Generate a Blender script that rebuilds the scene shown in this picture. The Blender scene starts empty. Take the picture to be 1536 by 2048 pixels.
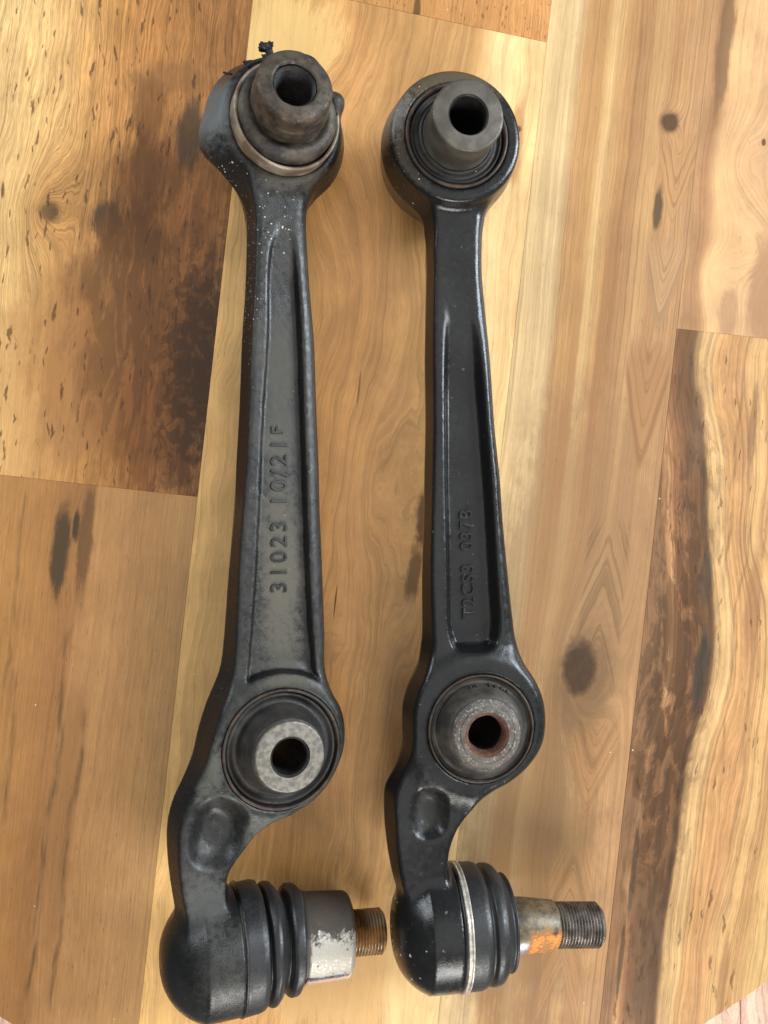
import bpy, bmesh, math, random
import numpy as np
from mathutils import Matrix, Vector

R = math.radians
scene = bpy.context.scene
COL = scene.collection

# ------------------------------------------------------------------ camera
cam_d = bpy.data.cameras.new("camera")
cam = bpy.data.objects.new("camera", cam_d)
COL.objects.link(cam)
cam.location = (0, 0, 0.427)
cam.rotation_euler = (0, 0, 0)            # straight down on the table
cam_d.sensor_fit = 'VERTICAL'
cam_d.sensor_height = 36.0
cam_d.lens = 29.95
cam_d.clip_start = 0.01
cam_d.clip_end = 20
scene.camera = cam

# ------------------------------------------------------------------ light
world = bpy.data.worlds.new("World")
scene.world = world
world.use_nodes = True
bg = world.node_tree.nodes["Background"]
bg.inputs[0].default_value = (0.93, 0.96, 1.0, 1)
bg.inputs[1].default_value = 0.14


def window_light(name, loc, target, sx, sy, power, color):
    ld = bpy.data.lights.new(name, 'AREA')
    ld.shape = 'RECTANGLE'
    ld.size, ld.size_y = sx, sy
    ld.energy = power
    ld.color = color
    o = bpy.data.objects.new(name, ld)
    COL.objects.link(o)
    o.location = loc
    d = Vector(target) - Vector(loc)
    o.rotation_euler = d.to_track_quat('-Z', 'Y').to_euler()
    return o


window_light("window_light_right", (2.0, 0.7, 1.05), (0, 0, 0), 0.8, 1.0, 76, (0.84, 0.92, 1.0))
window_light("window_light_front", (0.5, -2.0, 1.15), (0, 0, 0), 1.1, 0.9, 48, (1.0, 0.97, 0.92))
window_light("window_light_left", (-1.7, 1.5, 1.1), (0, 0, 0), 0.7, 0.9, 28, (0.88, 0.94, 1.0))

window_light("ceiling_bounce_light", (0.3, 0.1, 2.3), (0, 0, 0), 2.6, 2.6, 19, (1.0, 0.97, 0.93))

scene.view_settings.view_transform = 'Standard'
scene.view_settings.look = 'None'
scene.view_settings.exposure = 0.13
scene.view_settings.gamma = 1.0
scene.view_settings.use_curve_mapping = False
scene.cycles.max_bounces = 5
scene.cycles.diffuse_bounces = 3
scene.cycles.glossy_bounces = 3
scene.cycles.transmission_bounces = 1


# ------------------------------------------------------------------ node expression helper
class G:
    """one material's node graph, written as expressions"""
    def __init__(self, name):
        self.m = bpy.data.materials.new(name)
        self.m.use_nodes = True
        self.t = self.m.node_tree
        self.b = self.t.nodes["Principled BSDF"]
        self.out = self.t.nodes["Material Output"]
        tc = self.t.nodes.new("ShaderNodeTexCoord")
        sc = self.t.nodes.new("ShaderNodeVectorMath")
        sc.operation = 'SCALE'
        sc.inputs['Scale'].default_value = 1000.0
        self.t.links.new(tc.outputs['Object'], sc.inputs[0])
        self.P = sc.outputs[0]                        # object coordinates in millimetres
        sp = self.t.nodes.new("ShaderNodeSeparateXYZ")
        self.t.links.new(self.P, sp.inputs[0])
        self.x, self.y, self.z = (X(self, s) for s in sp.outputs)
        ns = self.t.nodes.new("ShaderNodeSeparateXYZ")
        self.t.links.new(tc.outputs['Normal'], ns.inputs[0])
        self.nz = X(self, ns.outputs[2])

    def put(self, v, sock):
        if isinstance(v, X):
            self.t.links.new(v.s, sock)
        elif isinstance(v, bpy.types.NodeSocket):
            self.t.links.new(v, sock)
        else:
            if isinstance(v, (tuple, list)) and len(v) == 3 and sock.type == 'RGBA':
                v = (*v, 1)
            sock.default_value = v

    def math(self, op, a, b=0.0, c=0.0, clamp=False):
        n = self.t.nodes.new("ShaderNodeMath")
        n.operation = op
        n.use_clamp = clamp
        self.put(a, n.inputs[0]); self.put(b, n.inputs[1]); self.put(c, n.inputs[2])
        return X(self, n.outputs[0])

    def vec(self, x, y, z=0.0):
        n = self.t.nodes.new("ShaderNodeCombineXYZ")
        self.put(x, n.inputs[0]); self.put(y, n.inputs[1]); self.put(z, n.inputs[2])
        return X(self, n.outputs[0])

    def noise(self, v, scale=1.0, detail=3.0, rough=0.5, dist=0.0):
        n = self.t.nodes.new("ShaderNodeTexNoise")
        self.put(v, n.inputs['Vector'])
        n.inputs['Scale'].default_value = scale
        n.inputs['Detail'].default_value = detail
        n.inputs['Roughness'].default_value = rough
        n.inputs['Distortion'].default_value = dist
        return X(self, n.outputs[0])

    def voronoi(self, v, scale=1.0, out=0, rnd=1.0):
        n = self.t.nodes.new("ShaderNodeTexVoronoi")
        self.put(v, n.inputs['Vector'])
        n.inputs['Scale'].default_value = scale
        n.inputs['Randomness'].default_value = rnd
        return X(self, n.outputs[out])

    def voronoi2(self, v, scale=1.0):
        n = self.t.nodes.new("ShaderNodeTexVoronoi")
        self.put(v, n.inputs['Vector'])
        n.inputs['Scale'].default_value = scale
        sp = self.t.nodes.new("ShaderNodeSeparateColor")
        self.t.links.new(n.outputs[1], sp.inputs[0])
        return X(self, n.outputs[0]), X(self, sp.outputs[0]), X(self, sp.outputs[1])

    def step(self, v, a, b, lo=0.0, hi=1.0):
        n = self.t.nodes.new("ShaderNodeMapRange")
        n.interpolation_type = 'SMOOTHSTEP'
        self.put(v, n.inputs[0])
        n.inputs[1].default_value = a
        n.inputs[2].default_value = b
        n.inputs[3].default_value = lo
        n.inputs[4].default_value = hi
        return X(self, n.outputs[0])

    def ramp(self, v, stops):
        n = self.t.nodes.new("ShaderNodeValToRGB")
        self.put(v, n.inputs[0])
        el = n.color_ramp.elements
        while len(el) < len(stops):
            el.new(1.0)
        for e, (p, c) in zip(el, stops):
            e.position = p
            e.color = (*c, 1)
        return X(self, n.outputs[0])

    def mix(self, a, b, f):
        n = self.t.nodes.new("ShaderNodeMix")
        n.data_type = 'RGBA'
        self.put(f, n.inputs[0]); self.put(a, n.inputs[6]); self.put(b, n.inputs[7])
        return X(self, n.outputs[2])

    def mul(self, c, f):
        """colour times a grey factor"""
        n = self.t.nodes.new("ShaderNodeVectorMath")
        n.operation = 'SCALE'
        self.put(c, n.inputs[0]); self.put(f, n.inputs['Scale'])
        return X(self, n.outputs[0])

    def gauss(self, x0, y0, rx, ry):
        a = (self.x - x0) / rx
        b = (self.y - y0) / ry
        return self.math('POWER', 2.718, (a * a + b * b) * -1.0)

    def finish(self, color, rough=0.5, metal=0.0, bump=None, bstr=0.2, bdist=0.0003, spec=0.5, coat=0.0):
        b = self.b
        self.put(color, b.inputs['Base Color'])
        self.put(rough, b.inputs['Roughness'])
        self.put(metal, b.inputs['Metallic'])
        b.inputs['Specular IOR Level'].default_value = spec
        if coat:
            b.inputs['Coat Weight'].default_value = coat
            b.inputs['Coat Roughness'].default_value = 0.12
        if bump is not None:
            n = self.t.nodes.new("ShaderNodeBump")
            n.inputs['Strength'].default_value = bstr
            n.inputs['Distance'].default_value = bdist
            self.put(bump, n.inputs['Height'])
            self.t.links.new(n.outputs[0], b.inputs['Normal'])
        return self.m


class X:
    def __init__(self, g, s): self.g, self.s = g, s
    def __add__(self, o): return self.g.math('ADD', self, o)
    def __radd__(self, o): return self.g.math('ADD', self, o)
    def __sub__(self, o): return self.g.math('SUBTRACT', self, o)
    def __rsub__(self, o): return self.g.math('SUBTRACT', o, self)
    def __mul__(self, o): return self.g.math('MULTIPLY', self, o)
    def __rmul__(self, o): return self.g.math('MULTIPLY', self, o)
    def __truediv__(self, o): return self.g.math('DIVIDE', self, o)
    def max(self, o): return self.g.math('MAXIMUM', self, o)
    def min(self, o): return self.g.math('MINIMUM', self, o)
    def clamp(self): return self.g.math('ADD', self, 0.0, clamp=True)


def srgb(r, g, b):
    f = lambda c: c / 12.92 if c <= 0.04045 else ((c + 0.055) / 1.055) ** 2.4
    return tuple(f(c / 255.0) for c in (r, g, b))


# ------------------------------------------------------------------ wood
def wood(name, u0, u1, stops, knots=(), stains_and_shade=(), wander=6.0, wlen=(0.02, 0.006), seed=0.0, rings=0.12,
         ring_freq=0.8, grain=0.16, flecks=None, pores=0.3, lines=(), burl=(), mottle=0.12, gain=1.0, vees=()):
    """stops: colours across the plank from u0 to u1; knots bend the growth field; stains and lines are marks of the wood itself, but for one painted shadow"""
    g = G(name)
    uv = g.vec(g.x + seed, g.y + seed * 1.7, 0.0)
    su = g.vec(g.x * wlen[0] + seed, g.y * wlen[1] + seed, 0.0)
    w = (g.noise(su, 1.0, 2.0) - 0.5) * (2.0 * wander)
    w2 = (g.noise(g.vec(g.x * 0.1 + seed, g.y * 0.03, 3.0), 1.0, 3.0) - 0.5) * (0.7 * wander)
    f = g.x + w + w2
    dark = None
    for (ku, kv, ru, rv, push, dk, kd) in knots:
        k = g.gauss(ku, kv, ru, rv)
        f = f + k * push
        if dk:
            core = g.step(g.gauss(ku, kv, ru * kd, rv * kd) + (g.noise(uv, 0.16, 4.0, 0.6) - 0.5) * 0.5, 0.06, 0.62) * dk
            dark = core if dark is None else dark.max(core)
    t = (f - u0) / float(u1 - u0)
    c = g.ramp(t.clamp(), stops)
    # growth rings follow the bent field
    rn = g.noise(g.vec(f * ring_freq, g.y * 0.004 + seed, seed), 1.0, 3.0, 0.6)
    c = g.mul(c, g.step(rn, 0.32, 0.62, 1.0 - rings, 1.0 + rings * 0.6))
    rl = g.noise(g.vec(f * ring_freq * 2.3, g.y * 0.003 + seed, seed + 7.0), 1.0, 1.0)
    c = g.mul(c, g.step(rl, 0.34, 0.42, 1.0 - rings * 1.3, 1.0))
    # fine fibres
    fib = g.noise(g.vec(f * 1.6, g.y * 0.07, seed), 1.0, 4.0, 0.65)
    c = g.mul(c, g.step(fib, 0.25, 0.75, 1.0 - grain, 1.0 + grain))
    fib2 = g.noise(g.vec(f * 5.0, g.y * 0.25, seed + 2.0), 1.0, 2.0, 0.6)
    c = g.mul(c, g.step(fib2, 0.25, 0.75, 1.0 - grain * 0.55, 1.0 + grain * 0.45))
    mo = g.noise(g.vec(g.x * 0.045 + seed, g.y * 0.03, 5.0), 1.0, 3.0, 0.6)
    c = g.mul(c, g.step(mo, 0.3, 0.7, 1.0 - mottle, 1.0 + mottle))
    # one painted shadow among soft stains
    for (su_, sv_, ru, rv, col, amt) in stains_and_shade:
        e = g.gauss(su_, sv_, ru, rv)
        n = g.noise(g.vec(f * 0.12, g.y * 0.05, seed + 9.0), 1.0, 4.0, 0.65)
        c = g.mix(c, col, g.step(e + (n - 0.5) * 0.95 + (fib - 0.5) * 0.8, 0.22, 0.68, 0.0, amt))
    # nested V figure (slope < 0 opens downwards)
    for (vu, v0, v1, hw, slope, per, col, amt, lean) in vees:
        du = g.x + w2 * 0.5 - vu - (g.y - v0) * lean
        ab = g.math('SQRT', du * du + 1.2)
        ph = g.y - ab * slope + (g.noise(g.vec(g.x * 0.25, g.y * 0.06, seed), 1.0, 3.0) - 0.5) * 7.0
        edge = g.step(ab, hw * 0.75, hw, 1.0, 0.0) * g.step(ph, v0 - 4.0, v0 + 2.0) * g.step(g.y, v1 - 18.0, v1, 1.0, 0.0)
        c = g.mix(c, col, edge * amt)
        ln = g.noise(g.vec(ph / per, seed + 0.5, 0.0), 1.0, 2.0)
        c = g.mul(c, 1.0 - g.step(g.math('ABSOLUTE', ln - 0.5), 0.0, 0.04, 0.26, 0.0) * edge)
        c = g.mul(c, 1.0 + (g.noise(g.vec(ph / per * 0.5, seed + 4.5, 0.0), 1.0, 2.0) - 0.5) * edge * 0.35)
    # burl: clotted dark figure
    for (bu, bv, ru, rv, amt, ysc) in burl:
        e = g.gauss(bu, bv, ru, rv)
        n = g.noise(g.vec(f * 0.17 + seed, g.y * ysc, 1.0), 1.0, 6.0, 0.68, 0.5)
        c = g.mix(c, srgb(62, 40, 22), g.step(n + e * 0.22, 0.58, 0.70, 0.0, amt * 1.0) * e.max(0.0).min(1.0))
    # mineral lines along the grain
    for (lu, v0, v1, wd, amt) in lines:
        wav = (g.noise(g.vec(lu * 0.37 + seed, g.y * 0.02, 0.0), 1.0, 3.0) - 0.5) * 14.0
        dd = g.math('ABSOLUTE', (g.x + wav - lu) / wd)
        band = g.step(dd, 0.0, 1.0, 1.0, 0.0) * g.step(g.y, v0, v0 + 12.0) * g.step(g.y, v1 - 12.0, v1, 1.0, 0.0)
        bn = g.noise(g.vec(g.x * 0.5, g.y * 0.05, lu), 1.0, 3.0)
        c = g.mix(c, srgb(84, 68, 48), band * g.step(bn, 0.25, 0.75) * (amt * 0.75))
    if dark is not None:
        c = g.mix(c, g.mix(srgb(56, 48, 38), srgb(104, 74, 46), g.noise(g.vec(f * 0.5, g.y * 0.3, seed), 1.0, 4.0, 0.6)), dark.clamp())
    if flecks:
        sx, sy, thr, amt, fu0, fu1 = flecks
        wig = (g.noise(g.vec(g.x * 0.04, g.y * 0.09, seed + 1.0), 1.0, 3.0) - 0.5) * 7.0
        for q, (kx, ky, kt) in enumerate(((1.0, 1.0, 0.0), (0.55, 0.5, -0.1))):
            d, r1, r2 = g.voronoi2(g.vec((g.x + wig) / (sx * kx), g.y / (sy * ky), seed + q), 1.0)
            brk = g.noise(g.vec(g.x * 0.9, g.y * 0.25, seed + q), 1.0, 3.0)
            m = g.step(d + (brk - 0.5) * 0.45, 0.10, 0.24, 1.0, 0.0) * g.step(r1, thr - kt, thr - kt + 0.1)
            m = m * g.step(g.x, fu0, fu0 + 25.0) * g.step(g.x, fu1 - 15.0, fu1, 1.0, 0.0)
            c = g.mix(c, srgb(72, 46, 28), m * amt)
    if pores:
        pd, p1, p2 = g.voronoi2(g.vec((g.x + w) * 0.85, g.y * 0.15, seed), 1.0)
        pm_ = g.step(pd, 0.06, 0.26, 1.0, 0.0)
        c = g.mix(c, srgb(96, 64, 38), pm_ * g.step(p1, 0.74, 0.9) * pores)
        c = g.mul(c, 1.0 + pm_ * g.step(p2, 0.6, 0.9) * 0.14)
    tint = g.t.nodes.new('ShaderNodeVectorMath'); tint.operation = 'MULTIPLY'
    g.put(c, tint.inputs[0]); tint.inputs[1].default_value = (gain * 0.975, gain * 0.975, gain * 0.975)
    c = X(g, tint.outputs[0])
    dust = g.voronoi2(g.vec(g.x * 0.09, g.y * 0.09, seed + 3.0), 1.0)
    c = g.mix(c, srgb(225, 205, 170), g.step(dust[0], 0.028, 0.05, 0.75, 0.0) * g.step(dust[1], 0.8, 0.82))
    tex = g.noise(g.vec(g.x * 1.1, g.y * 0.35, seed), 1.0, 3.0)
    rough = g.step(g.noise(uv, 0.06, 3.0), 0.3, 0.7, 0.30, 0.42)
    return g.finish(c, rough, bump=tex, bstr=0.12, bdist=0.00012, spec=0.32)


def linked(name, me, mat, parent=None):
    o = bpy.data.objects.new(name, me)
    COL.objects.link(o)
    if mat is not None:
        me.materials.append(mat)
    if parent is not None:
        o.parent = parent
    return o


def empty(name, loc=(0, 0, 0), rot=(0, 0, 0)):
    o = bpy.data.objects.new(name, None)
    o.empty_display_size = 0.02
    COL.objects.link(o)
    o.location = loc
    o.rotation_euler = rot
    return o


def tag(o, label, cat, group=None):
    o["label"] = label
    o["category"] = cat
    if group:
        o["group"] = group
    return o


def clip(poly, a, b, c):
    """keep the side a*x + b*y <= c of a polygon"""
    res = []
    n = len(poly)
    for i in range(n):
        p, q = poly[i], poly[(i + 1) % n]
        dp, dq = a * p[0] + b * p[1] - c, a * q[0] + b * q[1] - c
        if dp <= 0:
            res.append(p)
        if (dp < 0) != (dq < 0) and abs(dp - dq) > 1e-12:
            t = dp / (dp - dq)
            res.append((p[0] + t * (q[0] - p[0]), p[1] + t * (q[1] - p[1])))
    return res


def slab(poly, z0, z1, bev=0.0002):
    bm = bmesh.new()
    vs = [bm.verts.new((x * 0.001, y * 0.001, z1)) for x, y in poly]
    top = bm.faces.new(vs)
    ext = bmesh.ops.extrude_face_region(bm, geom=[top])
    nv = [e for e in ext['geom'] if isinstance(e, bmesh.types.BMVert)]
    for v in nv:
        v.co.z = z0
    bmesh.ops.recalc_face_normals(bm, faces=bm.faces[:])
    if bev:
        ed = [e for e in bm.edges if abs(e.verts[0].co.z - z1) < 1e-6 and abs(e.verts[1].co.z - z1) < 1e-6]
        bmesh.ops.bevel(bm, geom=ed, offset=bev, segments=1, profile=0.5, affect='EDGES')
    me = bpy.data.meshes.new("slab")
    bm.to_mesh(me)
    bm.free()
    return me


TABLE_R = 340.8
circle = [(TABLE_R * math.cos(2 * math.pi * i / 240), TABLE_R * math.sin(2 * math.pi * i / 240)) for i in range(240)]
table = empty("round_table", (-0.01328, 0.03684, 0), (0, 0, R(-6.35)))
tag(table, "round wooden table of mixed light and dark planks under the two arms", "table")


def plank(mat, u0, u1, cuts=(), name="plank"):
    p = clip(circle, -1, 0, -(u0 + 0.03))
    p = clip(p, 1, 0, u1 - 0.03)
    for (a, b, c) in cuts:
        p = clip(p, a, b, c)
    # drop near-double points
    q = [p[0]]
    for s in p[1:]:
        if math.hypot(s[0] - q[-1][0], s[1] - q[-1][1]) > 0.05:
            q.append(s)
    return linked(name, slab(q, -0.018, 0.0, 0.00014), mat, table)


S = srgb
# left plank, upper board: pale left, dark brown clotted heartwood to the right
m1a = wood("wood_burl_board", -225, -76.5,
           [(0.0, S(222, 184, 124)), (0.32, S(218, 176, 114)), (0.46, S(200, 150, 90)), (0.58, S(182, 130, 74)), (0.74, S(168, 116, 66)), (1.0, S(150, 102, 58))],
           knots=[(-166, 96, 9, 10, 7, 0.75, 0.5), (-170, 100, 16, 26, 10, 0, 1)],
           stains_and_shade=[(-168, 0, 40, 55, S(184, 138, 86), 0.65), (-150, 40, 26, 50, S(170, 122, 72), 0.5), (-104, 50, 30, 95, S(122, 76, 38), 0.6), (-84, 22, 13, 62, S(76, 48, 26), 0.85), (-112, 5, 28, 40, S(112, 68, 34), 0.5),
                   (-100, 142, 9, 18, S(72, 60, 46), 0.85), (-136.6, 95, 9, 10, S(68, 56, 42), 0.85), (-124, 88, 18, 14, S(98, 64, 36), 0.75),
                   (-142, 15, 24, 60, S(150, 104, 60), 0.6), (-128, 50, 20, 50, S(128, 84, 46), 0.55), (-122, 152, 9, 20, S(104, 70, 40), 0.75), (-119, 118, 15, 24, S(104, 66, 36), 0.75), (-110, 170, 18, 8, S(120, 84, 50), 0.5), (-140, 66, 16, 14, S(126, 86, 50), 0.5)],
           burl=[(-82, 25, 26, 75, 0.95, 0.14), (-115, 60, 40, 100, 0.5, 0.035)], wander=9, flecks=(4.6, 24.0, 0.36, 0.74, -250, -80), seed=1.3, rings=0.2, grain=0.26, mottle=0.14)
# left plank, lower board: streaked left edge, plain reddish right
m1b = wood("wood_streaked_board", -225, -76.5,
           [(0.0, S(190, 138, 82)), (0.35, S(190, 138, 82)), (0.52, S(182, 130, 78)), (0.63, S(172, 122, 74)), (0.67, S(200, 148, 94)), (0.8, S(200, 150, 96)), (1.0, S(208, 160, 104))],
           knots=[(-140, -80, 9, 34, 5, 0, 1), (-128, -230, 16, 80, 6, 0, 1)],
           stains_and_shade=[(-142, -72, 5.0, 24, S(84, 68, 48), 0.95), (-135.4, -58, 1.7, 9, S(68, 60, 46), 0.9), (-130, -62, 4.0, 34, S(112, 80, 50), 0.8),
                   (-126, -200, 8, 80, S(156, 110, 68), 0.5)],
           lines=[(-162, -150, -40, 1.8, 0.75), (-156, -215, -130, 3.0, 0.75), (-133, -300, -105, 3.0, 1.0), (-121.5, -310, -145, 2.8, 1.0), (-158, -300, -215, 3.0, 0.8)],
           wander=3, seed=4.1, rings=0.08, grain=0.12, pores=0.5, mottle=0.08, gain=0.74)
m2a = wood("wood_red_flecked_board", -76.5, 72.3,
           [(0.0, S(200, 144, 84)), (0.5, S(198, 142, 84)), (1.0, S(206, 148, 90))],
           wander=5, seed=8.0, rings=0.12, grain=0.2, flecks=(3.0, 7.0, 0.35, 0.5, -120, 120), pores=0.8,
           stains_and_shade=[(6, 214, 2.0, 10, S(92, 62, 36), 0.8)])
# middle plank: pale maple with wandering figure
m2b = wood("wood_maple_board", -76.5, 72.3,
           [(0.0, S(226, 180, 114)), (0.14, S(220, 174, 110)), (0.24, S(206, 154, 96)), (0.4, S(204, 150, 92)), (0.6, S(206, 154, 96)), (0.78, S(208, 158, 100)),
            (0.84, S(240, 204, 146)), (0.93, S(232, 192, 134)), (1.0, S(230, 190, 132))],
           knots=[(-30, 150, 26, 40, 16, 0, 1), (-38, 60, 22, 34, -14, 0, 1), (10, -20, 18, 46, 14, 0, 1), (20, 128, 18, 40, 10, 0, 1), (63, 163, 2.2, 2.4, 2, 0.9, 0.7),
                  (-20, -120, 22, 40, 14, 0, 1), (40, 20, 26, 60, -9, 0, 1), (44, -60, 20, 50, -12, 0, 1)],
           stains_and_shade=[(38.5, -36, 5, 20, S(84, 58, 38), 0.85), (35.5, -62, 4.2, 18, S(92, 64, 40), 0.75), (63, 155, 3.5, 24, S(184, 134, 84), 0.8),
                   (10, -262, 60, 40, S(236, 194, 132), 0.6), (-56, 190, 28, 30, S(240, 200, 130), 0.7), (-2, 25, 0.5, 9, S(120, 74, 40), 0.7), (-2, -83, 0.5, 9, S(84, 52, 34), 0.9)],
           wander=9, wlen=(0.03, 0.012), seed=2.6, rings=0.115, ring_freq=0.4, grain=0.09, mottle=0.11, gain=1.0)
# right-hand middle plank: striped, with the big knot and V figure
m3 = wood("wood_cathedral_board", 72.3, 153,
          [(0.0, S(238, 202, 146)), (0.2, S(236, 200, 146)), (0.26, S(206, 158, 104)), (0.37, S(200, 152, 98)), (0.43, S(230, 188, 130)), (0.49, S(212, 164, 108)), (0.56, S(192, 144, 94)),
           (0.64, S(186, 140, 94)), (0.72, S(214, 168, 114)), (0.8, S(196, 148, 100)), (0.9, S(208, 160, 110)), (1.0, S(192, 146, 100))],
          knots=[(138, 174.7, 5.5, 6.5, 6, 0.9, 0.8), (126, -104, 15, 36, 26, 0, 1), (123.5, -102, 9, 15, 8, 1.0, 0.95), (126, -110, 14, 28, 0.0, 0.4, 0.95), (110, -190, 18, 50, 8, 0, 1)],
          stains_and_shade=[(116, -50, 44, 95, S(164, 126, 88), 0.6), (136.8, 130.4, 2.2, 11, S(88, 70, 50), 0.85), (106, -200, 40, 100, S(150, 114, 76), 0.65), (103, 30, 3, 70, S(178, 128, 82), 0.45), (116, 60, 3, 80, S(168, 118, 76), 0.4)],  # the wide lowest patch paints a soft shadow band into the wood
          vees=[(131, -82, -20, 12, -3.0, 11, S(172, 132, 92), 0.6, 0.0), (144.5, 122, 176, 11, 3.6, 13, S(206, 156, 104), 0.6, 0.0), (143.5, 66, 122, 10.5, 4.0, 16, S(204, 162, 116), 0.75, 0.0), (142, -6, 70, 12.5, 4.6, 17, S(184, 136, 90), 0.85, -0.02),
                (134, -176, -118, 13, 2.8, 11, S(190, 140, 90), 0.6, 0.03), (131, -250, -185, 12, -3.2, 14, S(196, 148, 98), 0.5, 0.0)],
          wander=3.5, wlen=(0.02, 0.005), seed=5.5, rings=0.13, ring_freq=0.75, grain=0.1, pores=0.35, mottle=0.06, gain=0.76)
m4a = wood("wood_wavy_pale_board", 153, 302,
           [(0.0, S(196, 150, 104)), (0.05, S(176, 130, 88)), (0.1, S(232, 184, 130)), (0.22, S(230, 182, 130)), (0.32, S(212, 166, 120)), (0.4, S(196, 152, 110)), (1.0, S(222, 176, 124))],
           knots=[(176, 160, 12, 18, 12, 0, 1), (190, 120, 14, 16, -12, 0, 1), (170, 100, 10, 12, 8, 0, 1), (200, 150, 12, 20, 10, 0, 1)],
           stains_and_shade=[(161, 215, 4, 40, S(132, 100, 70), 0.8), (194, 96, 8, 34, S(170, 128, 92), 0.7), (178, 82, 5, 16, S(168, 128, 94), 0.6), (186, 170, 1.2, 2.0, S(104, 62, 40), 0.9)],
           wander=8, seed=9.2, rings=0.10, ring_freq=0.3, grain=0.08, gain=0.8)
# right plank, lower board: dark figured heartwood beside a pale band
m4b = wood("wood_dark_figured_board", 153, 302,
           [(0.0, S(150, 110, 76)), (0.03, S(160, 116, 78)), (0.055, S(214, 158, 108)), (0.075, S(168, 118, 78)), (0.11, S(150, 106, 70)), (0.16, S(128, 90, 58)), (0.182, S(120, 88, 60)),
            (0.195, S(224, 178, 120)), (0.235, S(230, 186, 128)), (0.26, S(222, 168, 110)), (0.32, S(204, 152, 100)), (0.38, S(232, 184, 122)), (0.42, S(214, 162, 106)), (0.5, S(232, 188, 124)), (0.75, S(222, 176, 116)), (1.0, S(222, 176, 116))],
           knots=[(168, 62, 60, 48, 17, 0, 1), (190, -95, 60, 44, -9, 0, 1), (205, -20, 14, 30, 8, 0, 1), (215, -160, 14, 50, -8, 0, 1)],
           stains_and_shade=[(184, -98, 3.8, 24, S(78, 68, 54), 0.95), (181, -50, 3.5, 16, S(92, 76, 58), 0.7), (163, -160, 6, 90, S(118, 86, 58), 0.5), (172, -235, 7, 50, S(112, 84, 58), 0.65),
                   (168, 20, 4.0, 30, S(132, 98, 70), 0.75), (161.5, -200, 1.5, 22, S(96, 76, 54), 0.8), (160, -245, 1.3, 22, S(88, 70, 50), 0.8), (196, 30, 2, 20, S(150, 108, 74), 0.7), (206, -60, 4, 30, S(170, 120, 80), 0.6), (212, -250, 2.5, 24, S(170, 124, 80), 0.7)],
           burl=[(170, -110, 20, 150, 0.7, 0.05)],
           lines=[(157, -60, 65, 1.4, 0.7), (174, -230, 20, 1.6, 0.7), (190, -60, 60, 1.6, 0.8), (199, -150, 60, 1.4, 0.7), (210, -150, 10, 1.6, 0.6)],
           wander=4, wlen=(0.03, 0.014), seed=3.4, rings=0.17, ring_freq=0.6, grain=0.16, flecks=(4.2, 26.0, 0.55, 0.6, 140, 230), gain=0.74)
m_side = wood("wood_outer_board", -341, -225, [(0.0, S(190, 140, 86)), (1.0, S(200, 150, 92))], seed=11.0)

plank(m_side, -341, -225)
plank(m1a, -225, -76.5, [(0, -1, 37.85)])
plank(m1b, -225, -76.5, [(0, 1, -37.9)])
plank(m2a, -76.5, 72.3, [(-0.101, -1, -215.2)])
plank(m2b, -76.5, 72.3, [(0.101, 1, 215.15)])
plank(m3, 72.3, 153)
plank(m4a, 153, 302, [(0, -1, -72.5)])
plank(m4b, 153, 302, [(0, 1, 72.45)])
plank(m_side, 302, 341)


def lathe_mesh(profile, seg=72, axis='Z', closed=False, noise=0.0, seed=0):
    """profile: (radius, height) in mm; revolved to a mesh"""
    rnd = random.Random(seed)
    n = len(profile)
    ph = [rnd.uniform(0, 6.28) for _ in range(6)]
    verts, faces = [], []
    for j in range(seg):
        a = 2 * math.pi * j / seg
        for (r, h) in profile:
            rr = r
            if noise:
                rr += noise * (math.sin(3 * a + ph[0] + h * 0.3) + 0.6 * math.sin(7 * a + ph[1] + h * 0.5) + 0.4 * math.sin(13 * a + ph[2] + h))
                h = h + noise * (0.7 * math.sin(4 * a + ph[3] + r * 0.2) + 0.5 * math.sin(9 * a + ph[4]))
            if axis == 'Z':
                verts.append((rr * math.cos(a) * 0.001, rr * math.sin(a) * 0.001, h * 0.001))
            else:
                verts.append((h * 0.001, rr * math.cos(a) * 0.001, rr * math.sin(a) * 0.001))
    m = n if closed else n - 1
    for j in range(seg):
        k = (j + 1) % seg
        for i in range(m):
            i2 = (i + 1) % n
            faces.append((j * n + i, k * n + i, k * n + i2, j * n + i2))
    me = bpy.data.meshes.new("lathe")
    me.from_pydata(verts, [], faces)
    bm = bmesh.new()
    bm.from_mesh(me)
    bmesh.ops.remove_doubles(bm, verts=bm.verts[:], dist=1e-6)
    bmesh.ops.recalc_face_normals(bm, faces=bm.faces[:])
    for f in bm.faces:
        f.smooth = True
    for e in bm.edges:
        if len(e.link_faces) == 2 and e.calc_face_angle(0) > R(38):
            e.smooth = False
    bm.to_mesh(me)
    bm.free()
    return me


def rounded(profile, r=0.6, steps=3):
    """round the corners of an open profile"""
    out = [profile[0]]
    for i in range(1, len(profile) - 1):
        p0, p1, p2 = (np.array(profile[k], float) for k in (i - 1, i, i + 1))
        a, b = p0 - p1, p2 - p1
        la, lb = np.linalg.norm(a), np.linalg.norm(b)
        d = min(r, la * 0.45, lb * 0.45)
        s, e = p1 + a / la * d, p1 + b / lb * d
        for k in range(steps + 1):
            t = k / steps
            q = (1 - t) ** 2 * s + 2 * t * (1 - t) * p1 + t * t * e
            out.append(tuple(q))
    out.append(profile[-1])
    return out


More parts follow.
